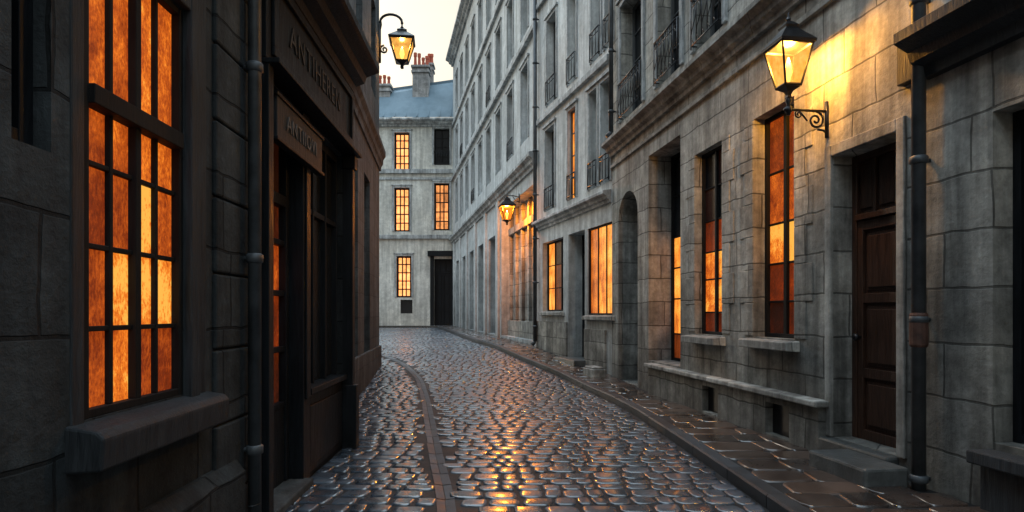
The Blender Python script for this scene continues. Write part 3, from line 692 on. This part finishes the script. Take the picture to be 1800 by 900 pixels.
while y<22:
    l=random.uniform(.35,.6); y2=min(y+l,22)
    for (oa,ob,za,zb) in ((-.08,-.003,.012,.003),(.003,.08,.003,.012)):
        g_=random.random(); j=random.uniform(-.006,.006)
        x0,x1=GX(y),GX(y2)
        mb.q([(x0+oa+j,y+.010,H(y)+za),(x0+ob,y+.010,H(y)+zb),(x1+ob,y2-.010,H(y2)+zb),(x1+oa+j,y2-.010,H(y2)+za)],0,g_)
    y=y2
o=mb.obj('gutter',M['gut'],glow=True); o['kind']='structure'
mb=strip('p',lambda y:KX(y)+.14,lambda y:WX(y)+.05,M['mortar'],-5,40.9,.10)
o=mb.obj('pavement_bed',M['mortar'],glow=True); o['kind']='structure'
mb=MB(); stones(mb,lambda y:KX(y)+.15,lambda y:WX(y)-.01,1.0,40.8,.42,.44,.112,.006,None,.005,.010,.03,.26,.03,(.45,1.7))
o=mb.obj('pavement',M['paving'],glow=True,smooth_=True); o['kind']='structure'
mb=MB(); y=-3
while y<40.6:
    y2=min(y+random.uniform(.8,1.1),40.6); a=y+.006; b=y2-.006; g=random.random(); dz=.122+random.uniform(-.004,.004)
    nn=3
    for i in range(nn):
        ya=a+(b-a)*i/nn; yb=a+(b-a)*(i+1)/nn
        A0,A1=KX(ya),KX(yb)
        mb.q([(A0+.015,ya,H(ya)+dz),(A0+.145,ya,H(ya)+dz),(A1+.145,yb,H(yb)+dz),(A1+.015,yb,H(yb)+dz)],0,g)
        mb.q([(A0,ya,H(ya)+dz-.018),(A0+.015,ya,H(ya)+dz),(A1+.015,yb,H(yb)+dz),(A1,yb,H(yb)+dz-.018)],0,g)
        mb.q([(A0,ya,H(ya)-.05),(A0,ya,H(ya)+dz-.018),(A1,yb,H(yb)+dz-.018),(A1,yb,H(yb)-.05)],0,g)
    y=y2
o=mb.obj('kerb',M['kerb'],glow=True); o['kind']='structure'
mb=MB(); mb.box(-17,-3.2,41.0,42.04,.3,.76); o=mb.obj('far_pavement',M['paving'],bevel=.01); o['kind']='structure'
# ================================================================== LIGHT : clouded dusk sky, brighter overhead
w=bpy.data.worlds.new('World'); sc.world=w; w.use_nodes=True; nt=w.node_tree; bg=nt.nodes['Background']; wo=nt.nodes['World Output']
sky=nt.nodes.new('ShaderNodeTexSky'); sky.sky_type='NISHITA'; sky.sun_disc=False
EL=20; AZ=-30
sky.sun_elevation=math.radians(EL); sky.sun_rotation=math.radians(AZ); sky.air_density=1.3; sky.dust_density=3.0; sky.ozone_density=1.5
nt.links.new(sky.outputs[0],bg.inputs[0]); bg.inputs[1].default_value=.05
tc=nt.nodes.new('ShaderNodeTexCoord'); sp=nt.nodes.new('ShaderNodeSeparateXYZ'); nt.links.new(tc.outputs['Generated'],sp.inputs[0])
ns=nt.nodes.new('ShaderNodeTexNoise'); ns.inputs['Scale'].default_value=5; ns.inputs['Detail'].default_value=6
mpn=nt.nodes.new('ShaderNodeMapping'); mpn.inputs['Scale'].default_value=(1,1,3); nt.links.new(tc.outputs['Generated'],mpn.inputs[0]); nt.links.new(mpn.outputs[0],ns.inputs[0])
ad=nt.nodes.new('ShaderNodeMath'); ad.operation='MULTIPLY_ADD'; ad.inputs[1].default_value=.16; nt.links.new(ns.outputs['Fac'],ad.inputs[0]); nt.links.new(sp.outputs[2],ad.inputs[2])
rp=nt.nodes.new('ShaderNodeValToRGB'); nt.links.new(ad.outputs[0],rp.inputs[0]); e=rp.color_ramp.elements
e[0].position=0; e[0].color=(.125,.112,.088,1); e[1].position=1; e[1].color=(.68,.84,.96,1)
for p,c in ((.30,(.135,.122,.095,1)),(.54,(.175,.162,.13,1)),(.74,(.46,.57,.66,1))):
    x=e.new(p); x.color=c
bg2=nt.nodes.new('ShaderNodeBackground'); nt.links.new(rp.outputs[0],bg2.inputs[0]); bg2.inputs[1].default_value=3.4
ash=nt.nodes.new('ShaderNodeAddShader'); nt.links.new(bg.outputs[0],ash.inputs[0]); nt.links.new(bg2.outputs[0],ash.inputs[1]); nt.links.new(ash.outputs[0],wo.inputs[0])
sl=bpy.data.lights.new('sun','SUN'); sl.energy=.5; sl.angle=math.radians(20); sl.color=(1,.93,.84)
so=bpy.data.objects.new('sun',sl); col.objects.link(so)
dv=Vector((math.sin(math.radians(AZ))*math.cos(math.radians(EL)),math.cos(math.radians(AZ))*math.cos(math.radians(EL)),math.sin(math.radians(EL))))
so.rotation_euler=dv.to_track_quat('Z','Y').to_euler()
# ================================================================== CAMERA
cam=bpy.data.cameras.new('camera'); co=bpy.data.objects.new('camera',cam); col.objects.link(co); sc.camera=co
co.location=(0,0,EYE); co.rotation_euler=(math.pi/2,0,0); cam.sensor_width=36; cam.lens=F/1800*36; cam.shift_y=100/1800; cam.clip_end=2000; cam.clip_start=.05
